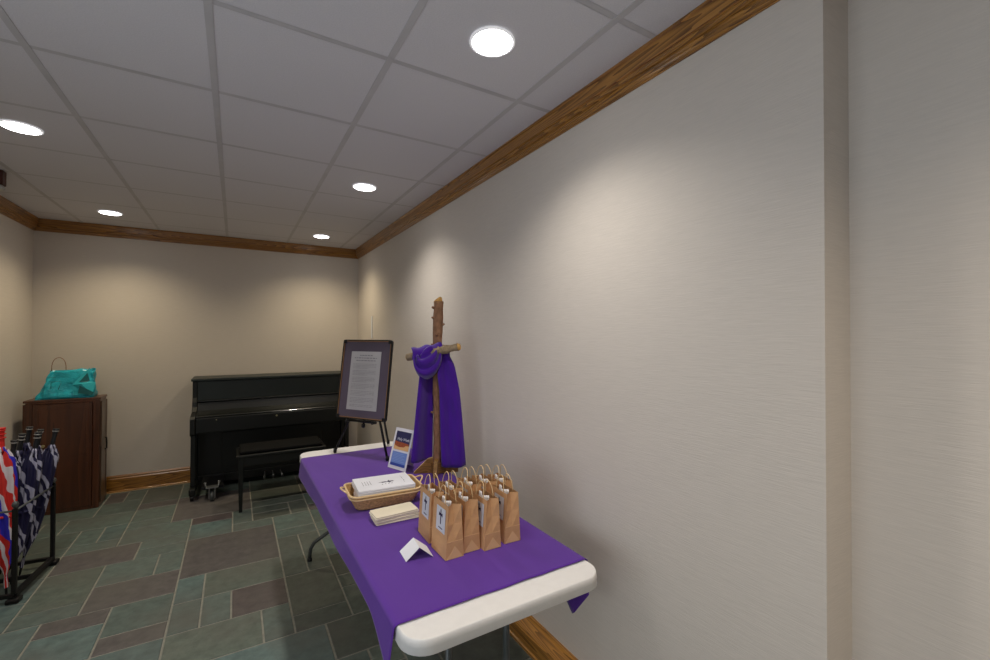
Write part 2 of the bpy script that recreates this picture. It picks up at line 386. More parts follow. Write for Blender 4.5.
# ---------------------------------------------------------------- upright piano
px0, px1 = -.362, 1.10
t = thing('upright_piano', 'black upright piano against the end wall behind the easel', 'piano', ((px0+px1)/2, 5.3, 0))
W = (px1-px0)/2
def pb(name, bm, m, par=t, bev=.004): return obj(name, bm, m, par, bevel=bev)
bm = BM(); box(bm, -W+.04, W-.04, .02, .30, .12, 1.06); pb('case_back', bm, M['piano'])
for s in (-1, 1):
    bm = BM(); a, b = (-W, -W+.04) if s < 0 else (W-.04, W)
    prism(bm, [(-.02, 1.09), (.30, 1.09), (.30, .0+.05), (-.02, .05), (-.02, .60), (-.29, .60), (-.31, .62), (-.31, .76), (-.28, .785), (-.10, .80), (-.055, .84), (-.045, .89), (-.02, .93)], a, b, 0)
    pb('side_panel', bm, M['piano'])
bm = BM(); box(bm, -W-.012, W+.012, -.045, .315, 1.092, 1.118); pb('lid', bm, M['piano_up'], bev=.007)
bm = BM(); box(bm, -W+.04, W-.04, -.015, .015, .90, 1.09); pb('upper_panel', bm, M['piano_up'])
bm = BM(); prism(bm, [(-.05, .885), (-.052, .897), (-.015, .905), (-.015, .885)], -W+.042, W-.042, 0); pb('music_ledge', bm, M['gloss'], bev=.004)
bm = BM(); prism(bm, [(-.012, .885), (-.035, .88), (-.07, .80), (-.04, .79), (-.012, .79)], -W+.042, W-.042, 0); pb('fallboard', bm, M['piano'])
bm = BM(); prism(bm, [(-.07, .803), (-.28, .785), (-.29, .775), (-.285, .765), (-.02, .765), (-.02, .803)], -W+.042, W-.042, 0); fb = pb('key_cover', bm, M['gloss'])
bm = BM(); box(bm, -W+.042, W-.042, -.30, -.0, .62, .764); kb = pb('keybed', bm, M['piano'], bev=.008)
bm = BM(); tube(bm, [(0, -.301, .735), (0, -.31, .735)], .009); obj('lock', bm, M['brass'], kb)
bm = BM(); tube(bm, [(-.52, -.301, .74), (-.52, -.307, .74)], .005, 8); obj('screw', bm, M['brass'], kb)
bm = BM(); box(bm, -W+.045, W-.045, -.0, .02, .14, .62); box(bm, -W+.25, W-.25, -.008, 0, .2, .56); pb('lower_panel', bm, M['piano'])
bm = BM(); box(bm, -W+.045, W-.045, -.012, .02, .055, .14); pb('bottom_rail', bm, M['piano'])
for s in (-1, 1):
    bm = BM(); x = s*(W-.024)
    prism(bm, [(x-.02, -.26), (x+.02, -.26), (x+.02, -.205), (x-.02, -.205)], .115, .60)
    pb('leg', bm, M['piano'], bev=.005)
    bm = BM(); box(bm, x-.026, x+.026, -.345, -.02, .058, .115); pb('toe_block', bm, M['piano'], bev=.008)
    bm = BM(); tube(bm, [(x-.014, -.315, .0285), (x+.014, -.315, .0285)], .028, 16); box(bm, x-.019, x+.019, -.33, -.30, .035, .06); pb('caster', bm, M['black'], bev=.001)
# large chrome transport caster with its bracket
for s in (-1, 1):
    cx = s*(W-.185)
    bm = BM(); tube(bm, [(cx-.014, -.39, .046), (cx+.014, -.39, .046)], .045, 20); cw = obj('caster_wheel', bm, M['grey_steel'], t)
    bm = BM(); box(bm, cx-.026, cx-.02, -.42, -.36, .03, .13); box(bm, cx+.02, cx+.026, -.42, -.36, .03, .13)
    box(bm, cx-.05, cx+.05, -.42, -.36, .125, .135)
    for q in (-.05, .05): tube(bm, [(cx+q, -.39, .135), (cx+q*1.1, -.39, .165)], .007, 8); lathe(bm, [(.011, .165), (.011, .178)], cx+q*1.1, -.39, 8)
    obj('caster_bracket', bm, M['chrome'], t)
    bm = BM(); box(bm, cx-.09, cx+.09, -.36, .02, .10, .128); obj('dolly_bar', bm, M['black'], t)
for q in (-.074, 0, .074):
    bm = BM(); tube(bm, [(-.015+q, -.012, .10), (-.015+q, -.06, .098), (-.015+q*1.08, -.10, .085), (-.015+q*1.16, -.14, .07)], [.009, .01, .016, .02], 10, flat=.5)
    obj('pedal', bm, M['chrome'], t)

# ---------------------------------------------------------------- piano bench
t = thing('piano_bench', 'black wooden piano bench in front of the piano', 'bench', (.385, 4.62, 0))
bm = BM(); box(bm, -.37, .37, -.185, .185, .475, .50); obj('seat', bm, M['piano'], t, bevel=.008)
bm = BM(); box(bm, -.345, .345, -.165, .165, .50, .532); obj('cushion', bm, M['cushion'], t, bevel=.014, segs=3)
bm = BM(); box(bm, -.35, .35, -.17, -.15, .40, .475); box(bm, -.35, .35, .15, .17, .40, .475); box(bm, -.35, -.33, -.15, .15, .40, .475); box(bm, .33, .35, -.15, .15, .40, .475)
obj('apron', bm, M['piano'], t, bevel=.003)
for sx in (-1, 1):
    for sy in (-1, 1):
        bm = BM(); cx, cy = sx*.335, sy*.155
        v = box(bm, cx-.021, cx+.021, cy-.021, cy+.021, 0, .474)
        for k in range(4): v[k].co.x = cx+(v[k].co.x-cx)*.65; v[k].co.y = cy+(v[k].co.y-cy)*.65
        obj('leg', bm, M['piano'], t, bevel=.003)

# ---------------------------------------------------------------- wooden cabinet
t = thing('wooden_cabinet', 'dark brown wooden cabinet in the far left corner below the teal bag', 'cabinet', (-1.29, 5.235, 0))
bm = BM(); box(bm, -.24, .24, .012, .235, .0, .97); obj('body', bm, [M['cab']], t, bevel=.003)
bm = BM(); box(bm, -.255, .247, -.004, .24, .97, .99); obj('top', bm, M['cab'], t, bevel=.004)
bm = BM()
box(bm, -.24, -.195, -.006, .012, .0, .97); box(bm, .195, .24, -.006, .012, .0, .97)
box(bm, -.195, .195, -.006, .012, .0, .03); box(bm, -.195, .195, -.006, .012, .955, .97)
obj('front_frame', bm, M['cab'], t, bevel=.003)
bm = BM()
box(bm, -.192, .192, -.012, .006, .033, .952)
for z0, z1 in ((.05, .44), (.47, .93)):
    box(bm, -.15, .15, -.0135, -.012, z0+.03, z1-.03)
    box(bm, -.165, -.155, -.017, -.012, z0+.02, z1-.02); box(bm, .155, .165, -.017, -.012, z0+.02, z1-.02)
d = obj('door', bm, M['cab'], t, bevel=.0015)
bm = BM(); tube(bm, [(-.12, -.0135, .60), (-.12, -.035, .60)], [.008, .013], 12); obj('knob', bm, M['brass'], d)
bm = BM(); box(bm, .2405, .246, .03, .225, .04, .95); box(bm, .246, .25, .03, .055, .04, .95); box(bm, .246, .25, .195, .225, .04, .95); box(bm, .246, .25, .055, .195, .49, .54)
sp = obj('side_panel', bm, M['cab_side'], t, bevel=.002)
bm = BM(); tube(bm, [(.25, .14, .60), (.262, .14, .60), (.264, .14, .57), (.264, .14, .50), (.25, .14, .49)], .006, 8); obj('handle', bm, M['black'], sp)
bm = BM(); box(bm, -.262, -.241, .02, .23, 0, .955); obj('back_edge', bm, M['cab'], t, bevel=.002)

# ---------------------------------------------------------------- teal bag on the cabinet
t = thing('gift_bag', 'crumpled glossy teal paper bag with thin handle on the wooden cabinet', 'bag', (-1.295, 5.345, .99))
t.scale = (.94, .94, .94)
bm = BM()
def teal(u, v):      # u round, v up
    a = u*2*PI
    W_, D_ = .205-.03*v, .085-.06*v
    c, s = math.cos(a), math.sin(a)
    x = W_*math.copysign(abs(c)**.35, c); y = D_*math.copysign(abs(s)**.35, s)
    x += .02*v+(.055*v*(-x/.2) if x < 0 else 0)
    r = math.sin(a*5+v*7)*.006+math.sin(a*9-v*11)*.004
    z = v*(.262+(.0 if x < .08 else .015*math.sin(a*3)))
    return (x+r*(v > .05), y+r*1.4*(v > .05), z+.001)
grid(bm, teal, 48, 12); bmesh.ops.remove_doubles(bm, verts=bm.verts[:], dist=.0005)
prism(bm, [(-.2, -.08), (.2, -.08), (.2, .08), (-.2, .08)], .001, .004)
bagb = obj('bag_body', bm, M['teal'], t, solid=.0015)
bm = BM()   # loose flap folded out at the right end
quad(bm, [(.055, -.088, .13), (.17, -.04, .285), (.165, -.06, .15), (.12, -.10, .135)]); quad(bm, [(.12, -.10, .135), (.165, -.06, .15), (.215, -.05, .145), (.20, -.085, .03)])
quad(bm, [(.06, -.095, .125), (.12, -.102, .13), (.20, -.088, .03), (.07, -.098, .03)])
obj('folded_flap', bm, M['teal_in'], bagb, solid=.002)
bm = BM(); quad(bm, [(.10, -.103, .05), (.20, -.095, .02), (.21, -.092, .05), (.11, -.1, .12)]); quad(bm, [(.10, -.075, .15), (.155, -.055, .235), (.175, -.06, .16), (.15, -.07, .15)])
obj('tissue_paper', bm, M['teal_dk'], bagb, solid=.002)
bm = BM()
for (a, b) in (((-.10, .165), (-.02, .168)), ((-.09, .155), (-.09, .10)), ((-.02, .155), (-.04, .09)), ((-.09, .158), (-.06, .16)), ((-.12, .20), (-.06, .205))):
    tube(bm, [(a[0], -.089-.0+(.012 if a[1] > .19 else 0), a[1]), (b[0], -.089+(.012 if b[1] > .19 else 0), b[1])], .0022, 5)
obj('printed_mark', bm, M['teal_dk'], bagb)
bm = BM(); tube(bm, [(-.055+.05*math.sin(k/12*PI-PI/2)+.0, -.02+.004*k/12, .25+.135*math.sin(k/12*PI)**.6) for k in range(13)], .003, 6)
obj('handle', bm, M['bark'], t)

# ---------------------------------------------------------------- umbrella rack
RZ = math.atan2(-.040, .463)
t = thing('umbrella_rack', 'black metal umbrella rack standing by the left wall', 'rack', (-1.077, 3.868, 0), RZ)
hw, dp = .235, .40     # half length along y, depth towards the wall
for (x, y, fin) in ((0, -hw, 1), (0, hw, 1), (-dp, -hw, 1), (-dp, hw, 1)):
    bm = BM(); box(bm, x-.011, x+.011, y-.011, y+.011, .05, .545); p_ = obj('post', bm, M['black'], t, bevel=.003)
    bm = BM(); lathe(bm, [(.005, .545), (.012, .553), (.016, .566), (.012, .58), (.004, .586)], x, y, 12); obj('finial', bm, M['grey_steel'], p_)
    bm = BM(); prism(bm, [(x-.03, y-.03), (x+.03, y-.03), (x+.03, y+.03), (x-.03, y+.03)], 0, .028); obj('foot', bm, M['black'], t, bevel=.008)
bm = BM()
for x in (0, -dp): box(bm, x-.013, x+.013, -hw, hw, .028, .055)
for y in (-hw, 0, hw): box(bm, -dp, 0, y-.011, y+.011, .03, .052)
obj('base_frame', bm, M['black'], t, bevel=.002)
bm = BM()
for x in (0, -dp): tube(bm, [(x, -hw, .53), (x, hw, .53)], .006, 8)
for y in (-hw, hw): tube(bm, [(-dp, y, .53), (0, y, .53)], .006, 8)
obj('top_rail', bm, M['grey_steel'], t)

def umbrella(top, tip, grip, canopy, label, flare=.047, group=None, seed=0, rings=2, gr=.013, gl=.105):
    """closed golf umbrella standing handle up; local +z from tip to handle"""
    a, b = Vector(tip), Vector(top); L = (b-a).length
    t = thing('golf_umbrella', label, 'umbrella', tip, 0, group)
    q = Vector((0, 0, 1)).rotation_difference(b-a)
    t.rotation_mode = 'QUATERNION'; t.rotation_quaternion = q @ Matrix.Rotation(seed*1.3, 4, 'Z').to_quaternion()
    bm = BM(); lathe(bm, [(.003, 0), (.006, .012), (.006, .06), (.007, L-.2), (.007, L-.1)], n=10); obj('shaft', bm, M['black'], t)
    bm = BM()
    lathe(bm, [(gr*.85, L-gl-.03), (gr, L-gl), (gr*.9, L-.05), (gr*1.1, L-.012), (gr*1.35, L-.006), (gr*1.3, L)], n=14)
    h = obj('grip', bm, grip, t)
    for k in range(rings):
        bm = BM(); z = L-.014-k*.022; lathe(bm, [(gr*1.25, z-.005), (gr*1.4, z-.002), (gr*1.25, z+.001)], n=14); obj('grip_ring', bm, M['ring'] if grip != M['redgrip'] else M['redgrip'], h)
    bm = BM(); top_z = L-.145; n = 32
    prof = [(0.0, .009), (.06, .012), (.25, .72), (.55, .95), (.8, 1.05), (.93, 1.0), (1, .55)]
    def cn(u, v):
        ang = u*2*PI; z = .05+v*(top_z-.05)
        for (v0, r0), (v1, r1) in zip(prof, prof[1:]):
            if v0 <= v <= v1: r = r0+(r1-r0)*(v-v0)/(v1-v0); break
        r = r*flare if v > .06 else .009
        tw = ang*8+v*6+seed
        r2 = r*(1+.22*math.sin(tw)*min(1, v*3)+.10*math.sin(ang*3+v*9+seed))
        z += .018*math.sin(ang*8+seed)*(v > .9)
        return (r2*math.cos(ang), r2*math.sin(ang), z)
    grid(bm, cn, 48, 22); bmesh.ops.remove_doubles(bm, verts=bm.verts[:], dist=.0004)
    c = obj('canopy', bm, canopy, t)
    bm = BM()
    lathe(bm, [(.012, top_z-.005), (.024, top_z+.004), (.02, top_z+.03), (.012, top_z+.042)], n=16)
    obj('runner', bm, M['navyswirl'] if canopy == M['navyswirl'] else canopy, t)
    bm = BM(); z = .05+.52*(top_z-.05)
    tube(bm, [(flare*.93*math.cos(k/16*2*PI), flare*.93*math.sin(k/16*2*PI), z+.012*math.sin(k/16*2*PI)) for k in range(16)], .007, 6, closed=True, flat=.35)
    obj('strap', bm, M['navy'] if canopy == M['navyswirl'] else M['redgrip'], c)
    return t
g_ = 'navy and white golf umbrellas in the rack'
umbrella((-1.047, 4.105, .915), (-1.185, 4.0, .004), M['handle'], M['navyswirl'], 'navy and white umbrella leaning out farthest right in the rack', .042, g_, 1, 1)
umbrella((-1.13, 4.13, .915), (-1.27, 4.13, .004), M['handle'], M['navyswirl'], 'navy and white umbrella second from right, behind its twin', .04, g_, 2, 1)
umbrella((-1.09, 3.94, .93), (-1.19, 3.89, .004), M['handle'], M['navyswirl'], 'navy and white umbrella second from right, in front', .042, g_, 3, 2)
umbrella((-1.18, 4.12, .94), (-1.30, 4.09, .004), M['handle'], M['navyswirl'], 'navy and white umbrella with the tall dark grip at the back', .04, g_, 4, 1)
umbrella((-1.165, 3.95, .925), (-1.28, 3.96, .004), M['handle'], M['navyswirl'], 'navy and white umbrella between the tall grip and the leftmost dark grip', .042, g_, 5, 2)
umbrella((-1.17, 3.85, .905), (-1.245, 3.83, .004), M['handle'], M['navyswirl'], 'navy and white umbrella with the lowest dark grip, beside the red one', .042, g_, 6, 1)
umbrella((-1.205, 3.76, 1.0), (-1.16, 3.735, .004), M['redgrip'], M['redswirl'], 'red, white and blue umbrella with a bright red grip', .048, None, 2, 3, gr=.019, gl=.13)

# ---------------------------------------------------------------- folding table
tx0, tx1, ty0, ty1 = .388, 1.105, 1.112, 3.325
TROT = .007
t = thing('folding_table', 'long white plastic folding table along the right wall', 'table', ((tx0+tx1)/2, (ty0+ty1)/2, 0), TROT)
hx, hy = (tx1-tx0)/2, (ty1-ty0)/2
def rrect(hx, hy, r, n=8):
    pts = []
    for cx, cy, a0 in ((hx-r, hy-r, 0), (-hx+r, hy-r, PI/2), (-hx+r, -hy+r, PI), (hx-r, -hy+r, 3*PI/2)):
        for k in range(n+1): a = a0+PI/2*k/n; pts.append((cx+r*math.cos(a), cy+r*math.sin(a)))
    return pts
bm = BM()
levels = [(.003, TZ), (.0, TZ-.003), (-.003, TZ-.022), (-.001, TZ-.024), (-.004, TZ-.042), (.002, TZ-.046)]
R_ = []
for ins, z in levels: R_.append([bm.verts.new((x, y, z)) for x, y in rrect(hx-ins-.004, hy-ins-.004, .075-ins)])
for A_, B_ in zip(R_, R_[1:]):
    for k in range(len(A_)):
        f = bm.faces.new((A_[k], A_[(k+1) % len(A_)], B_[(k+1) % len(A_)], B_[k])); f.smooth = True
bm.faces.new(R_[0]); bm.faces.new(R_[-1][::-1])
obj('tabletop', bm, M['plastic'], t)
for s in (-1, 1):
    ye = s*(hy-.27)
    yf = ye+s*.215 if s > 0 else ye
    for q in (-1, 1):
        pts = [(q*.115, ye, TZ-.05), (q*.118, ye+(yf-ye)*.55, .30), (q*.15, ye+(yf-ye)*.68, .215), (q*.22, ye+(yf-ye)*.78, .165), (q*.262, ye+(yf-ye)*.88, .13), (q*.283, yf-(yf-ye)*.05, .085), (q*.287, yf, .018)]
        bm = BM(); tube(bm, pts, .0125, 12); lg = obj('leg', bm, M['grey_steel'], t)
        bm = BM(); lathe(bm, [(.015, 0), (.016, .004), (.015, .022)], q*.287, yf, 14); obj('foot_cap', bm, M['black'], lg)
    bm = BM(); tube(bm, [(-.117, ye+(yf-ye)*.25, .52), (.117, ye+(yf-ye)*.25, .52)], .010, 10); obj('crossbar', bm, M['grey_steel'], t)
    bm = BM(); tube(bm, [(-.2, ye, TZ-.055), (.2, ye, TZ-.055)], .009, 10); obj('hinge_bar', bm, M['grey_steel'], t)
    bm = BM(); tube(bm, [(0, ye+(yf-ye)*.25, .52), (0, ye-s*.34, TZ-.055)], .008, 8); obj('brace', bm, M['grey_steel'], t)
for q in (-1, 1):
    bm = BM(); box(bm, q*(hx-.06)-.01, q*(hx-.06)+.01, -hy+.15, hy-.15, TZ-.07, TZ-.0465); obj('rail', bm, M['grey_steel'], t)

# ---------------------------------------------------------------- purple tablecloth
cy0, cy1 = 1.212, 3.150
def hemL(y):
    f = (y-cy0)/(cy1-cy0)
    z = .672+.006*math.sin(y*5)+.001*math.sin(y*13)
    if f > .55: z -= .045*(f-.55)/.45
    if f < .12: z -= .075*(1-f/.12)**1.4
    return z
def hemR(y):
    f = (y-cy0)/(cy1-cy0)
    z = .60+.01*math.sin(y*6+1)
    if f < .11: z -= .115*(f/.045 if f < .045 else (1-(f-.045)/.065))
    return z
def cloth(u, v):
    y = cy0+(cy1-cy0)*v
    s = u
    zt = TZ+.0035
    flatw = .72; sd = (1-flatw)/2
    if s < sd:                                   # left drop
        k = 1-s/sd; hz = hemL(y)
        if k < .22:
            a = k/.22*PI/2; x = tx0+.010-.014*math.sin(a); z = zt-.012*(1-math.cos(a))
        else:
            kk = (k-.22)/.78; z = zt-.012-(zt-.012-hz)*kk
            x = tx0-.004-.004*kk-kk*(.009+.003*math.sin(y*7+.5)+.001*math.sin(y*17))
            if v < .12: x -= 0; y -= .0
        if v < .1: y += .012*k*(1-v/.1)
    elif s > 1-sd:
        k = (s-(1-sd))/sd; hz = hemR(y)
        if k < .22:
            a = k/.22*PI/2; x = tx1-.010+.014*math.sin(a); z = zt-.012*(1-math.cos(a))
        else:
            kk = (k-.22)/.78; z = zt-.012-(zt-.012-hz)*kk
            x = tx1+.004+.004*kk+kk*(.006+.006*math.sin(y*8)+.004*math.sin(y*19))
    else:
        k = (s-sd)/flatw; x = tx0+.010+(tx1-tx0-.020)*k
        z = zt+.0012*max(0, math.sin(x*31+y*3)*math.sin(y*7+x*5))
        if v < .3: z += .0014*(1-v/.3)*max(0, math.sin(x*26+1.3*math.sin(y*4)))
        if abs(y-1.6) < .4 and .7 < x < 1.05: z += 0
    if v < .001: y += .001*math.sin(x*40)
    return (x, y, z)
bm = BM(); grid(bm, cloth, 90, 150)
bmesh.ops.rotate(bm, verts=bm.verts[:], cent=((tx0+tx1)/2, (ty0+ty1)/2, 0), matrix=Matrix.Rotation(TROT, 3, 'Z'))
tag(obj('tablecloth', bm, M['cloth'], solid=.0018, sol_off=1), 'plain purple cloth runner spread over the white folding table', 'tablecloth')
CZ = TZ+.0066      # height things on the cloth stand at

# ---------------------------------------------------------------- paper gift bags
def make_bag(tissue_h=.006):
    t = thing('gift_bag', 'kraft bag', 'bag')
    D, Wd, Hh = .073, .128, .187      # gusset (x), face (y), height
    bm = BM()
    def gpt(z, k):   # outline: 6 points, gussets fold inwards on the two narrow ends (near/far)
        f = z/Hh; xin = D/2*(1-.30*f); gus = .018*max(0, (f-.3)/.7)
        yy = Wd/2
        return [(-xin, -yy, z), (0, -yy+gus, z), (xin, -yy, z), (xin, yy, z), (0, yy-gus, z), (-xin, yy, z)][k]
    zs = [0, .03, .062, .12, Hh]
    rows = [[bm.verts.new(gpt(z, k)) for k in range(6)] for z in zs]
    for A_, B_ in zip(rows, rows[1:]):
        for k in range(6): bm.faces.new((A_[k], A_[(k+1) % 6], B_[(k+1) % 6], B_[k]))
    bm.faces.new(rows[0][::-1])
    body = obj('bag_body', bm, M['kraft'], t, solid=.0008, sol_off=0)
    for s in (-1, 1):
        y = s*(Wd/2+.0012); bm = BM()
        bm.faces.new([bm.verts.new(p) for p in ((-D/2*.93, y, .001), (D/2*.93, y, .001), (0, y, .044))])
        obj('bottom_fold', bm, M['kraft_fold'], body, solid=.0006)
        bm = BM(); bm.faces.new([bm.verts.new(p) for p in ((-D/2*.9, y, .060), (D/2*.9, y, .060), (D/2*.9, y, .063), (-D/2*.9, y, .063))])
        obj('crease', bm, M['kraft_fold'], body, solid=.0006)
    x = -D/2*(1-.30*.62)-.0012
    tilt = lambda z: -D/2*(1-.30*z/Hh)-.0016
    def face(y0, y1, z0, z1, off=0.): return [(tilt(z0)-off, y0, z0), (tilt(z0)-off, y1, z0), (tilt(z1)-off, y1, z1), (tilt(z1)-off, y0, z1)]
    bm = BM(); quad(bm, face(-.046, .030, .082, .168)); lab = obj('label', bm, M['label'], body)
    bm = BM(); o = .0006; yc = -.008
    quad(bm, face(yc-.0035, yc+.0035, .108, .160, o)); quad(bm, face(yc-.013, yc+.013, .138, .146, o))
    for a, b in ((yc-.014, .142), (yc+.010, .142), (yc-.002, .155)): quad(bm, face(a-.001, a+.005, b-.006, b+.006, o*1.5))
    quad(bm, face(yc-.018, yc+.016, .093, .0965, o)); obj('printed_cross', bm, M['ink'], lab)
    for s in (-1, 1):
        bm = BM(); xx = s*(D/2*.70-.002); pts = []
        for k in range(15):
            a = k/14; ang = a*PI
            pts.append((xx-s*.010*math.sin(ang), -.03*math.cos(ang), Hh-.03+.085*math.sin(ang)**.55 if 0 < k < 14 else Hh-.03))
        tube(bm, pts, .0017, 7); obj('handle', bm, M['twine'], t)
    bm = BM()
    def ts(u, v): return (-.012+.006*math.sin(u*9)+.006*v, -.045+.08*u, Hh-.03+(.03+tissue_h*(.6+.4*math.sin(u*7+1)))*v)
    grid(bm, ts, 10, 3); obj('tissue', bm, M['tissue'], t, solid=.001)
    return t
bagpos = [  # x, y, rz, label
 (.693, 1.521, .02, 'small kraft paper gift bag nearest the camera, beside the white tent card'),
 (.694, 1.672, -.03, 'small kraft paper gift bag at the left end, directly beside the cream napkins'),
 (.770, 1.535, .01, 'small kraft paper gift bag squeezed right behind the one nearest the camera'),
 (.849, 1.512, .01, 'small kraft paper gift bag in the middle of the front row'),
 (.946, 1.520, -.03, 'small kraft paper gift bag at the right end of the front row'),
 (.778, 1.680, .02, 'small kraft paper gift bag in the back row beneath the violet scarf'),
 (.856, 1.662, -.01, 'small kraft paper gift bag directly behind the middle bag of the front row'),
 (.934, 1.668, .02, 'small kraft paper gift bag in the back row with the tallest handles'),
 (1.010, 1.662, -.02, 'small kraft paper gift bag at the far right of the back row, half hidden')]
proto = make_bag()
for i, (x, y, r, lb) in enumerate(bagpos):
    o = proto if i == 0 else copy_tree(proto)
    o.location = (x, y, CZ); o.rotation_euler = (0, 0, r); o['label'] = lb; o['group'] = 'kraft gift bags on the purple cloth'
    s_ = random.uniform(.97, 1.05) if i else 1.03; o.scale = (1, 1, s_)

# ---------------------------------------------------------------- tent card
bm = BM()
L1, L2, R1, R2 = (.532, 1.520), (.537, 1.607), (.631, 1.507), (.640, 1.596)
zr = CZ+.042; r1, r2 = (.581, 1.516, zr), (.589, 1.603, zr)
quad(bm, [(*L1, CZ+.0008), (*L2, CZ+.0008), r2, r1]); quad(bm, [r1, r2, (*R2, CZ+.0008), (*R1, CZ+.0008)])
bmesh.ops.remove_doubles(bm, verts=bm.verts[:], dist=.0002)
tag(obj('tent_card', bm, M['paper'], solid=.0008), 'blank white folded tent card in front of the gift bags', 'card')

# ---------------------------------------------------------------- napkins
for k, (dz, lb, dx) in enumerate(((0, 'folded cream napkin at the bottom of the small stack', .004), (.0125, 'folded cream napkin in the middle of the small stack', 0), (.025, 'folded cream napkin on top of the small stack', -.003))):
    t = thing('cloth_napkin', lb, 'napkin', (.617+dx, 1.915, CZ+dz), -.02+.03*k, 'folded cream napkins beside the basket')
    for q in range(2):
        bm = BM(); prism(bm, rrect(.099-q*.003, .052-q*.002, .008, 4), .0004+q*.006, .0058+q*.006)
        obj('folded_layer', bm, M['cream'], t, bevel=.0022)

# ---------------------------------------------------------------- wicker basket
t = thing('wicker_basket', 'shallow tan wicker basket with end handles holding white booklets', 'basket', (.628, 2.135, CZ), -.06)
bm = BM()
bw, bd, rw, rd, bh = .135, .080, .170, .108, .066
n = 72
def rr(hx_, hy_, r, u):
    P_ = rrect(hx_, hy_, r, 17); return P_[int(u*72) % 72]
def wk(u, v):
    hx_ = bw+(rw-bw)*v; hy_ = bd+(rd-bd)*v
    x, y = rr(hx_, hy_, .035, u)
    wv = 1+.012*math.sin(u*72*PI/1.5)*(1 if int(v*10) % 2 else -1)
    return (x*wv, y*wv, .004+v*bh+.007*v*(abs(x)/rw)**4)
grid(bm, wk, 72, 10); bmesh.ops.remove_doubles(bm, verts=bm.verts[:], dist=.0002)
bm.faces.new([bm.verts.new((x, y, .004)) for x, y in rrect(bw, bd, .035, 17)])
obj('basket_body', bm, M['wicker'], t, solid=.004)
bm = BM()
tube(bm, [(x, y, .004+bh+.007*(abs(x)/rw)**4) for x, y in rrect(rw, rd, .035, 6)], .0055, 8, closed=True)
tube(bm, [(x*.99, y*.99, -.010+bh+.007*(abs(x)/rw)**4) for x, y in rrect(rw, rd, .035, 6)], .004, 8, closed=True)
obj('rim', bm, M['twine'], t)
for s in (-1, 1):
    bm = BM(); tube(bm, [(s*(rw+.028*math.sin(k/10*PI)), -.045+.09*k/10, bh+.010+.018*math.sin(k/10*PI)) for k in range(11)], .004, 8); obj('handle', bm, M['twine'], t)
# booklets stacked in the basket
def booklet(i, lb):
    t = thing('booklet', lb, 'booklet', (.627+random.uniform(-.004, .004) , 2.135+random.uniform(-.004, .004), CZ+.010+i*.0145), -.07+random.uniform(-.02, .02), 'white booklets in the basket')
    bw2, bd2 = (.128, .074) if i < 4 else (.133, .098)
    bm = BM(); prism(bm, [(-bw2, -bd2), (bw2, -bd2), (bw2, bd2), (-bw2, bd2)], 0, .0045); prism(bm, [(-bw2, -bd2), (bw2, -bd2), (bw2, bd2), (-bw2, bd2)], .0058, .0138)
    box(bm, -bw2, bw2, bd2-.004, bd2, .004, .006)
    o = obj('pages', bm, M['paper'], t, bevel=.001)
    bm = BM(); box(bm, -bw2+.001, bw2-.001, -bd2+.001, bd2-.001, .0138, .0142); cv = obj('cover', bm, M['paper'], t)
    return t, cv, bd2
for i in range(6):
    lb = ['bottom', 'second lowest', 'third lowest', 'third highest', 'second highest', 'topmost'][i] + ' white booklet of the pile in the wicker basket'
    if i == 5: lb += ', printed with a dark ornamental cross'
    t_, cv, bd2 = booklet(i, lb)
    if i == 5:
        bm = BM(); z = .01435
        def st(x0, x1, y0, y1): quad(bm, [(x0, y0, z), (x1, y0, z), (x1, y1, z), (x0, y1, z)])
        st(-.026, .048, -.014, -.010); st(.022, .027, -.030, .008); st(-.012, .012, -.019, -.006); st(.032, .044, -.018, -.006); st(.016, .034, -.020, -.004)
        for k in range(4): st(-.016+k*.015, -.010+k*.015, -.044, -.038)
        obj('printed_cross', bm, M['ink'], cv)
        bm = BM()
        for k in range(5): st(.092, .094+.002*(k % 2), -.05+k*.022, -.038+k*.022)
        for k in range(4): st(-.10+.012*k, -.098+.012*k, -.03, .03)
        obj('fine_print', bm, M['greyink'], cv)

# ---------------------------------------------------------------- framed blue card
BLc, BRc, TLc, TRc = Vector((.812, 2.662, CZ+.002)), Vector((.871, 2.508, CZ+.002)), Vector((.876, 2.688, .982)), Vector((.936, 2.533, .982))
t = thing('display_card', 'small upright sheet in a clear stand, night desert picture over pale blue text panel', 'sign', tuple((BLc+BRc)/2))
org = (BLc+BRc)/2
ex = (BRc-BLc); ey = (TLc-BLc); nn = ex.cross(ey).normalized()
if nn.x > 0: nn = -nn
def cp(u, v, o=0): return tuple(BLc+ex*u+ey*v+nn*o-org)
def cq(bm, u0, u1, v0, v1, o): quad(bm, [cp(u0, v0, o), cp(u1, v0, o), cp(u1, v1, o), cp(u0, v1, o)])
bm = BM(); cq(bm, 0, 1, 0, 1, 0); sh = obj('sheet', bm, M['paper'], t, solid=.003)
bm = BM(); cq(bm, .10, .92, .47, .92, .0025); pic = obj('picture', bm, M['sky'], sh)
bm = BM(); cq(bm, .10, .92, .47, .60, .003); obj('sand_ground', bm, M['sand'], pic)
bm = BM(); bm.faces.new([bm.verts.new(cp(*q, .0034)) for q in ((.12, .60), (.16, .56), (.40, .535), (.66, .55), (.74, .59), (.90, .60), (.90, .64), (.62, .655), (.30, .66), (.12, .68))]); obj('rocks', bm, M['orange'], pic)
bm = BM(); cq(bm, .10, .92, .08, .42, .0025); tp = obj('text_panel', bm, M['cblue'], sh)
bm = BM(); cq(bm, .10, .92, .08, .145, .003); obj('footer_band', bm, M['cblue2'], tp)
bm = BM()
for k in range(6): cq(bm, .16, .84-.1*(k % 2), .19+k*.036, .197+k*.036, .003)
obj('text_lines', bm, M['lblue'], tp)
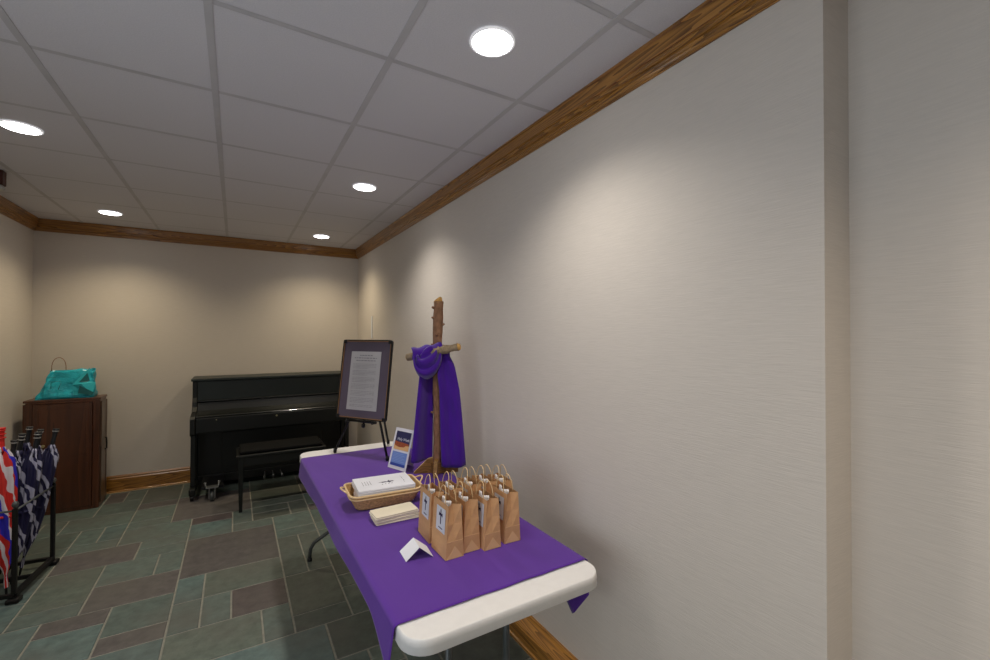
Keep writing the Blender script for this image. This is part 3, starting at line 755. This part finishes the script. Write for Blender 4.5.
bm = BM(); a = cp(.5, .7, -.003); quad(bm, [cp(.3, .75, -.003), cp(.7, .75, -.003), (cp(.7, 0)[0]+.10, cp(.7, 0)[1]+.04, -.0), (cp(.3, 0)[0]+.10, cp(.3, 0)[1]+.04, -.0)]); obj('back_strut', bm, M['paper'], t, solid=.002)
def text_mesh(s, size, frame, m, parent, name):
    cu = bpy.data.curves.new('txt', 'FONT'); cu.body = s; cu.size = size; cu.align_x = 'CENTER'
    tmp = bpy.data.objects.new('txt', cu); C.objects.link(tmp)
    bpy.context.view_layer.update()
    me = bpy.data.meshes.new_from_object(tmp.evaluated_get(bpy.context.evaluated_depsgraph_get()))
    bpy.data.objects.remove(tmp); me.transform(frame); me.name = name
    me.materials.clear(); me.materials.append(m)
    o = bpy.data.objects.new(name, me); C.objects.link(o); o.parent = parent; return o
X_ = ex.normalized(); Y_ = ey.normalized(); Z_ = X_.cross(Y_)
pos = Vector(cp(.56, .70, .0036))
F_ = Matrix(((X_.x, Y_.x, Z_.x, pos.x), (X_.y, Y_.y, Z_.y, pos.y), (X_.z, Y_.z, Z_.z, pos.z), (0, 0, 0, 1)))
text_mesh('Holy Week', .024, F_, M['paper'], pic, 'lettering')

# ---------------------------------------------------------------- easel and framed poster
d = Vector((.567, -.824, 0)); n_ = Vector((.824, .567, 0))
o0 = Vector((.597, 3.169, 0))
def ep(s, off, z): return tuple(o0+d*s+n_*off+Vector((0, 0, z)))
t = thing('tabletop_easel', 'black metal tripod easel standing at the far end of the table', 'easel')
fz = CZ
bm = BM(); tube(bm, [ep(.215, .13, 1.40), ep(.20, .095, 1.20), ep(.10, .045, 1.0), ep(.0, 0, fz+.012)], .008, 10); lathe(bm, [(.010, fz), (.012, fz+.015), (.009, fz+.03)], *ep(0, 0, 0)[:2], 10); obj('leg', bm, M['black'], t)
bm = BM(); tube(bm, [ep(.205, .13, 1.40), ep(.24, .095, 1.20), ep(.345, .045, 1.0), ep(.448, 0, fz+.012)], .008, 10); lathe(bm, [(.010, fz), (.012, fz+.015), (.009, fz+.03)], *ep(.448, 0, 0)[:2], 10); obj('leg', bm, M['black'], t)
bm = BM(); tube(bm, [ep(.21, .135, 1.40), ep(.215, .21, 1.1), ep(.175, .352, fz+.012)], .008, 10); lathe(bm, [(.010, fz), (.012, fz+.015), (.009, fz+.03)], *ep(.175, .352, 0)[:2], 10); obj('leg', bm, M['black'], t)
bm = BM(); tube(bm, [ep(.21, .14, 1.42), ep(.21, .045, .955)], .008, 10); lathe(bm, [(.008, .93), (.013, .935), (.013, .955)], *ep(.21, .043, 0)[:2], 10); obj('centre_post', bm, M['black'], t)
bm = BM(); tube(bm, [ep(.10, .03, .975), ep(.33, .03, .975)], .009, 8); tube(bm, [ep(.10, .03, .975), ep(.10, -.012, .975)], .006, 8); tube(bm, [ep(.33, .03, .975), ep(.33, -.012, .975)], .006, 8); obj('ledge', bm, M['black'], t)

t = thing('framed_poster', 'framed printed notice on mauve board resting on the black easel', 'poster', ep(.208, .019, .988))
PW, PH = .214, .272
tiltv = (n_*.09+Vector((0, 0, .52))).normalized()*1.0
pn = d.cross(tiltv).normalized()
if pn.dot(n_) > 0: pn = -pn
sh_ = d*-.018/.53
def pp(x, y, o=0): return tuple(d*x+(tiltv+sh_)*y+pn*o)
def pbox(bm, x0, x1, y0, y1, o0_, o1_):
    v = [bm.verts.new(pp(x, y, o)) for o in (o0_, o1_) for x, y in ((x0, y0), (x1, y0), (x1, y1), (x0, y1))]
    for f in ((0,3,2,1),(4,5,6,7),(0,1,5,4),(1,2,6,5),(2,3,7,6),(3,0,4,7)): bm.faces.new([v[i] for i in f])
def frame_ring(hx_, y0, y1, w_, r, o0_, o1_):
    bm = BM(); cyy = (y0+y1)/2; hh = (y1-y0)/2
    O = rrect(hx_, hh, r, 6); I = rrect(hx_-w_, hh-w_, max(.002, r-w_), 6)
    V = [[bm.verts.new(pp(x, cyy+y, o)) for x, y in Q] for Q, o in ((O, o0_), (O, o1_), (I, o1_), (I, o0_))]
    k = len(O)
    for a in range(4):
        A_, B_ = V[a], V[(a+1) % 4]
        for j in range(k): bm.faces.new((A_[j], A_[(j+1) % k], B_[(j+1) % k], B_[j]))
    return bm
bm = BM(); pbox(bm, -PW+.008, PW-.008, .008, 2*PH-.008, -.006, .002); bk = obj('backing_board', bm, M['mount'], t)
obj('outer_frame', frame_ring(PW, 0, 2*PH, .007, .02, -.008, .010), M['black'], t)
obj('inner_frame', frame_ring(PW-.0075, .0075, 2*PH-.0075, .006, .014, -.004, .008), M['goldframe'], t)
for sx_ in (-1, 1):
    for y_ in (.014, 2*PH-.014):
        bm = BM(); pbox(bm, sx_*(PW-.016)-.014, sx_*(PW-.016)+.014, y_-.012, y_+.012, .006, .0125); obj('corner_cap', bm, M['black'], t, bevel=.004)
bm = BM(); pbox(bm, -.132, .128, .062, .462, .003, .0045); pg = obj('notice_sheet', bm, M['poster'], t)
bm = BM(); rnd = random.Random(3)
def words(y, x0, x1, h):
    x = x0
    while x < x1:
        w_ = rnd.uniform(.010, .026); pbox(bm, x, min(x+w_, x1), y, y+h, .0045, .0050); x += w_+.006
words(.432, -.055, .055, .006); words(.414, -.10, .095, .006); words(.396, -.085, .085, .006)
y = .374
k = 0
while y > .08:
    words(y, -.108, .095 if k % 4 != 3 else .02, .0022); y -= .0095 if k % 4 != 3 else .018; k += 1
obj('printed_text', bm, M['greyink'], pg)

# ---------------------------------------------------------------- wooden cross on its stand
cxy = Vector((1.035, 2.42, 0)); e = Vector((.919, -.393, 0)); f_ = Vector((-.393, -.919, 0))   # e: along the arms' face, f_: towards the room
CB = .006
def cr_(u, w_, z): return tuple(cxy*0+e*u+f_*w_+Vector((0, 0, z-CZ)))
t = thing('branch_cross', 'rustic cross of two bark covered branches on an angled wooden stand', 'cross', (cxy.x, cxy.y, CZ))
bm = BM(); N = 22
pts = []; rad = []
for k in range(N+1):
    f = k/N; z = .760+f*1.0
    pts.append(cr_(.004*math.sin(f*7)+.004*f, .004*math.cos(f*5), z)); rad.append(.0255+.004*f+.0016*math.sin(f*31)+.001*math.sin(f*57))
tube(bm, pts, rad, 14)
for (f, a) in ((.86, .4), (.90, 2.9), (.74, 3.1), (.70, .2), (.34, 3.0), (.12, .1), (.80, 1.8), (.55, .3), (.96, 2.8)):
    z = .76+f; p = Vector(cr_(.004*f+.026*math.cos(a), .026*math.sin(a), z))
    q = Vector(cr_(.004*f+.040*math.cos(a), .040*math.sin(a), z+.006)); tube(bm, [p, q], [.009, .005], 7)
obj('upright_branch', bm, M['bark'], t)
bm = BM(); zt = 1.760
tube(bm, [cr_(.004, 0, zt-.012), cr_(.010, 0, zt+.004), cr_(.019, 0, zt+.026)], [.0305, .022, .007], 9); obj('broken_top', bm, M['cutwood'], t)
bm = BM(); A0, A1 = Vector((.880-1.035, 2.505-2.42, 1.428-CZ)), Vector((1.112-1.035, 2.30-2.42, 1.492-CZ))
A0 = A0+f_*.03; A1 = A1+f_*.03
ar = [A0.lerp(A1, k/14) for k in range(15)]
tube(bm, ar, [.021+.002*math.sin(k*1.9)+(.003 if k in (10, 11) else 0) for k in range(15)], 12)
for k, a in ((2, 1.2), (10, 1.0), (9, 2.4), (12, -.4)):
    p = ar[k]; tube(bm, [p, p+Vector((.01*math.cos(a), .01, .034*math.sin(a)))], [.010, .006], 7)
arm = obj('cross_branch', bm, M['greybark'], t)
bm = BM(); dd = (A1-A0).normalized(); tube(bm, [A1-dd*.001, A1+dd*.012], [.0215, .016], 12); tube(bm, [A0+dd*.001, A0-dd*.004], [.019, .015], 12); obj('cut_end', bm, M['cutwood'], arm)
# stand: two crossed boards with sloping shoulders
def stand_board(ax, thick, half, mname):
    bm = BM()
    q = ax.cross(Vector((0, 0, 1)))
    prof = [(-half, 0), (-half, .006), (-.055, .082), (-.03, .088), (half-.01, .100), (half-.01, 0)]
    A_ = [bm.verts.new(tuple(ax*x+q*(-thick)+Vector((0, 0, z)))) for x, z in prof]
    B_ = [bm.verts.new(tuple(ax*x+q*thick+Vector((0, 0, z)))) for x, z in prof]
    k = len(prof); bm.faces.new(A_[::-1]); bm.faces.new(B_)
    for i in range(k):
        ff = bm.faces.new((A_[i], A_[(i+1) % k], B_[(i+1) % k], B_[i])); ff.material_index = 1 if i in (1, 2, 3) and half > .12 else 0
    return obj('stand_board', bm, [M['brace'], M['brace_edge']], t)
stand_board(e, .011, .135, 'a')
b2 = stand_board((f_*-.9+e*.1).normalized(), .011, .11, 'b')
bm = BM(); 
for dx_, dy_ in ((-1, 0),): pass
prism(bm, [(x+.0, y) for x, y in rrect(.036, .036, .006, 3)], .0, .062); obj('socket_block', bm, M['brace'], t, bevel=.002)

# ---------------------------------------------------------------- violet scarf hung on the cross
t = thing('draped_scarf', 'deep violet scarf looped round the arm of the branch cross with two hanging tails', 'scarf', (cxy.x, cxy.y, CZ))
def tail(uL, uR, z0, z1, w0, name, ripple, seed):
    """uL/uR: list of (z,u) edges; w0 depth"""
    def it(tb, z):
        if z >= tb[0][0]: return tb[0][1]
        for (za, a), (zb, b) in zip(tb, tb[1:]):
            if zb <= z <= za: return a+(b-a)*(za-z)/(za-zb)
        return tb[-1][1]
    bm = BM()
    def fn(u, v):
        zz = z0+(z1-z0)*v + (.012*math.sin(u*PI)*-1 if v > .95 else 0)
        L_, R_2 = it(uL, zz), it(uR, zz)
        x = L_+(R_2-L_)*u
        dep = w0+ripple*math.sin(u*2*PI*1.5+seed)*(.35+.65*v)+.004*math.sin(zz*30+u*6)
        return cr_(x, dep, zz)
    grid(bm, fn, 26, 30)
    return obj(name, bm, M['scarf'], t, solid=.004)
tail([(1.43, .016), (1.33, .0), (1.234, .012), (.95, .02), (.775, .028)], [(1.44, .07), (1.38, .10), (1.234, .130), (1.05, .148), (.775, .170)], 1.455, .796, .052, 'hanging_tail', .012, .6)
def ltail(u, v):
    zz = 1.36+(.825-1.36)*v
    k = max(0, (1.36-zz)/.535)
    xl = -.100-.050*k; xr = -.022-.006*k
    x = xl+(xr-xl)*u
    dep = .058-.085*u**1.3+.012*math.sin(u*PI*2.2+.4)*(.4+.6*k)
    return cr_(x, dep, zz-.006*math.sin(u*PI)*(v > .95))
bm = BM(); grid(bm, ltail, 24, 28); obj('hanging_tail', bm, M['scarf'], t, solid=.004)
# swagged loop over the arm: nested folds falling in front of the crossing
def swag(u, v):
    a = u*PI
    hw_ = .028+.060*v; dpth = -.022+.178*v
    top = 1.446+.034*(.5-.5*math.cos(a))
    x = -.056-hw_*math.cos(a)*(1 if v < .9 else 1-.12*(v-.9)/.1)
    z = top-dpth*math.sin(a)**.8-.012*v*(1-math.sin(a))+.006*math.sin(v*16+u*3)
    w_ = .070+.034*math.sin(min(1, v*1.25)*PI*.75)*math.sin(a)**.6+.011*math.sin(v*2*PI*2.6+u*1.5)-.07*max(0, (v-.84)/.16)**1.5
    return cr_(x, w_, z)
bm = BM(); grid(bm, swag, 40, 34); obj('loop', bm, M['scarf'], t, solid=.005)
def over(u, v):
    a = v*PI*1.25-.5
    x = -.146+.172*u+.006*math.sin(v*9)
    zc = 1.440+.034*u
    return cr_(x, .032+(.042+.004*math.sin(u*19))*math.cos(a), zc+(.040+.005*math.sin(u*14+1))*math.sin(a))
bm = BM(); grid(bm, over, 30, 16); obj('over_band', bm, M['scarf'], t, solid=.005)

# ---------------------------------------------------------------- small wall and ceiling fixtures
bm = BM(); box(bm, XR-.006, XR, 4.955, 4.995, 1.52, 1.77); tag(obj('wall_strip', bm, M['whitepl'], bevel=.002), 'narrow white vertical strip on the right wall behind the easel', 'wall strip')
t = thing('ceiling_fixture', 'small brown box with a silver lower edge hanging at the left edge of the ceiling', 'fixture', (-1.45, 4.09, H-.004))
bm = BM(); box(bm, -.15, .145, -.03, .03, -.095, 0); obj('housing', bm, M['sign'], t, bevel=.004)
bm = BM(); box(bm, -.15, .143, -.028, .028, -.125, -.096); obj('lower_trim', bm, M['chrome'], t, bevel=.008)

# ---------------------------------------------------------------- world and camera
w = bpy.data.worlds.new('world'); bpy.context.scene.world = w; w.use_nodes = True
w.node_tree.nodes['Background'].inputs[0].default_value = (.7, .75, .8, 1); w.node_tree.nodes['Background'].inputs[1].default_value = .2
yaw, pit, rol = .5346, .0111, .002
fwd = Vector((math.sin(yaw)*math.cos(pit), math.cos(yaw)*math.cos(pit), math.sin(pit)))
r0 = Vector((math.cos(yaw), -math.sin(yaw), 0)); u0 = r0.cross(fwd)
r1_ = r0*math.cos(rol)+u0*math.sin(rol); u1_ = -r0*math.sin(rol)+u0*math.cos(rol)
cam = bpy.data.cameras.new('camera'); co = bpy.data.objects.new('camera', cam); C.objects.link(co)
cam.sensor_width = 36; cam.lens = 438.4/990*36; cam.clip_start = .02
co.matrix_world = Matrix(((r1_.x, u1_.x, -fwd.x, 0), (r1_.y, u1_.y, -fwd.y, 0), (r1_.z, u1_.z, -fwd.z, 1.5615), (0, 0, 0, 1)))
sc = bpy.context.scene; sc.camera = co
sc.view_settings.view_transform = 'Standard'; sc.view_settings.look = 'None'; sc.view_settings.exposure = 0
sc.cycles.max_bounces = 8; sc.cycles.diffuse_bounces = 6
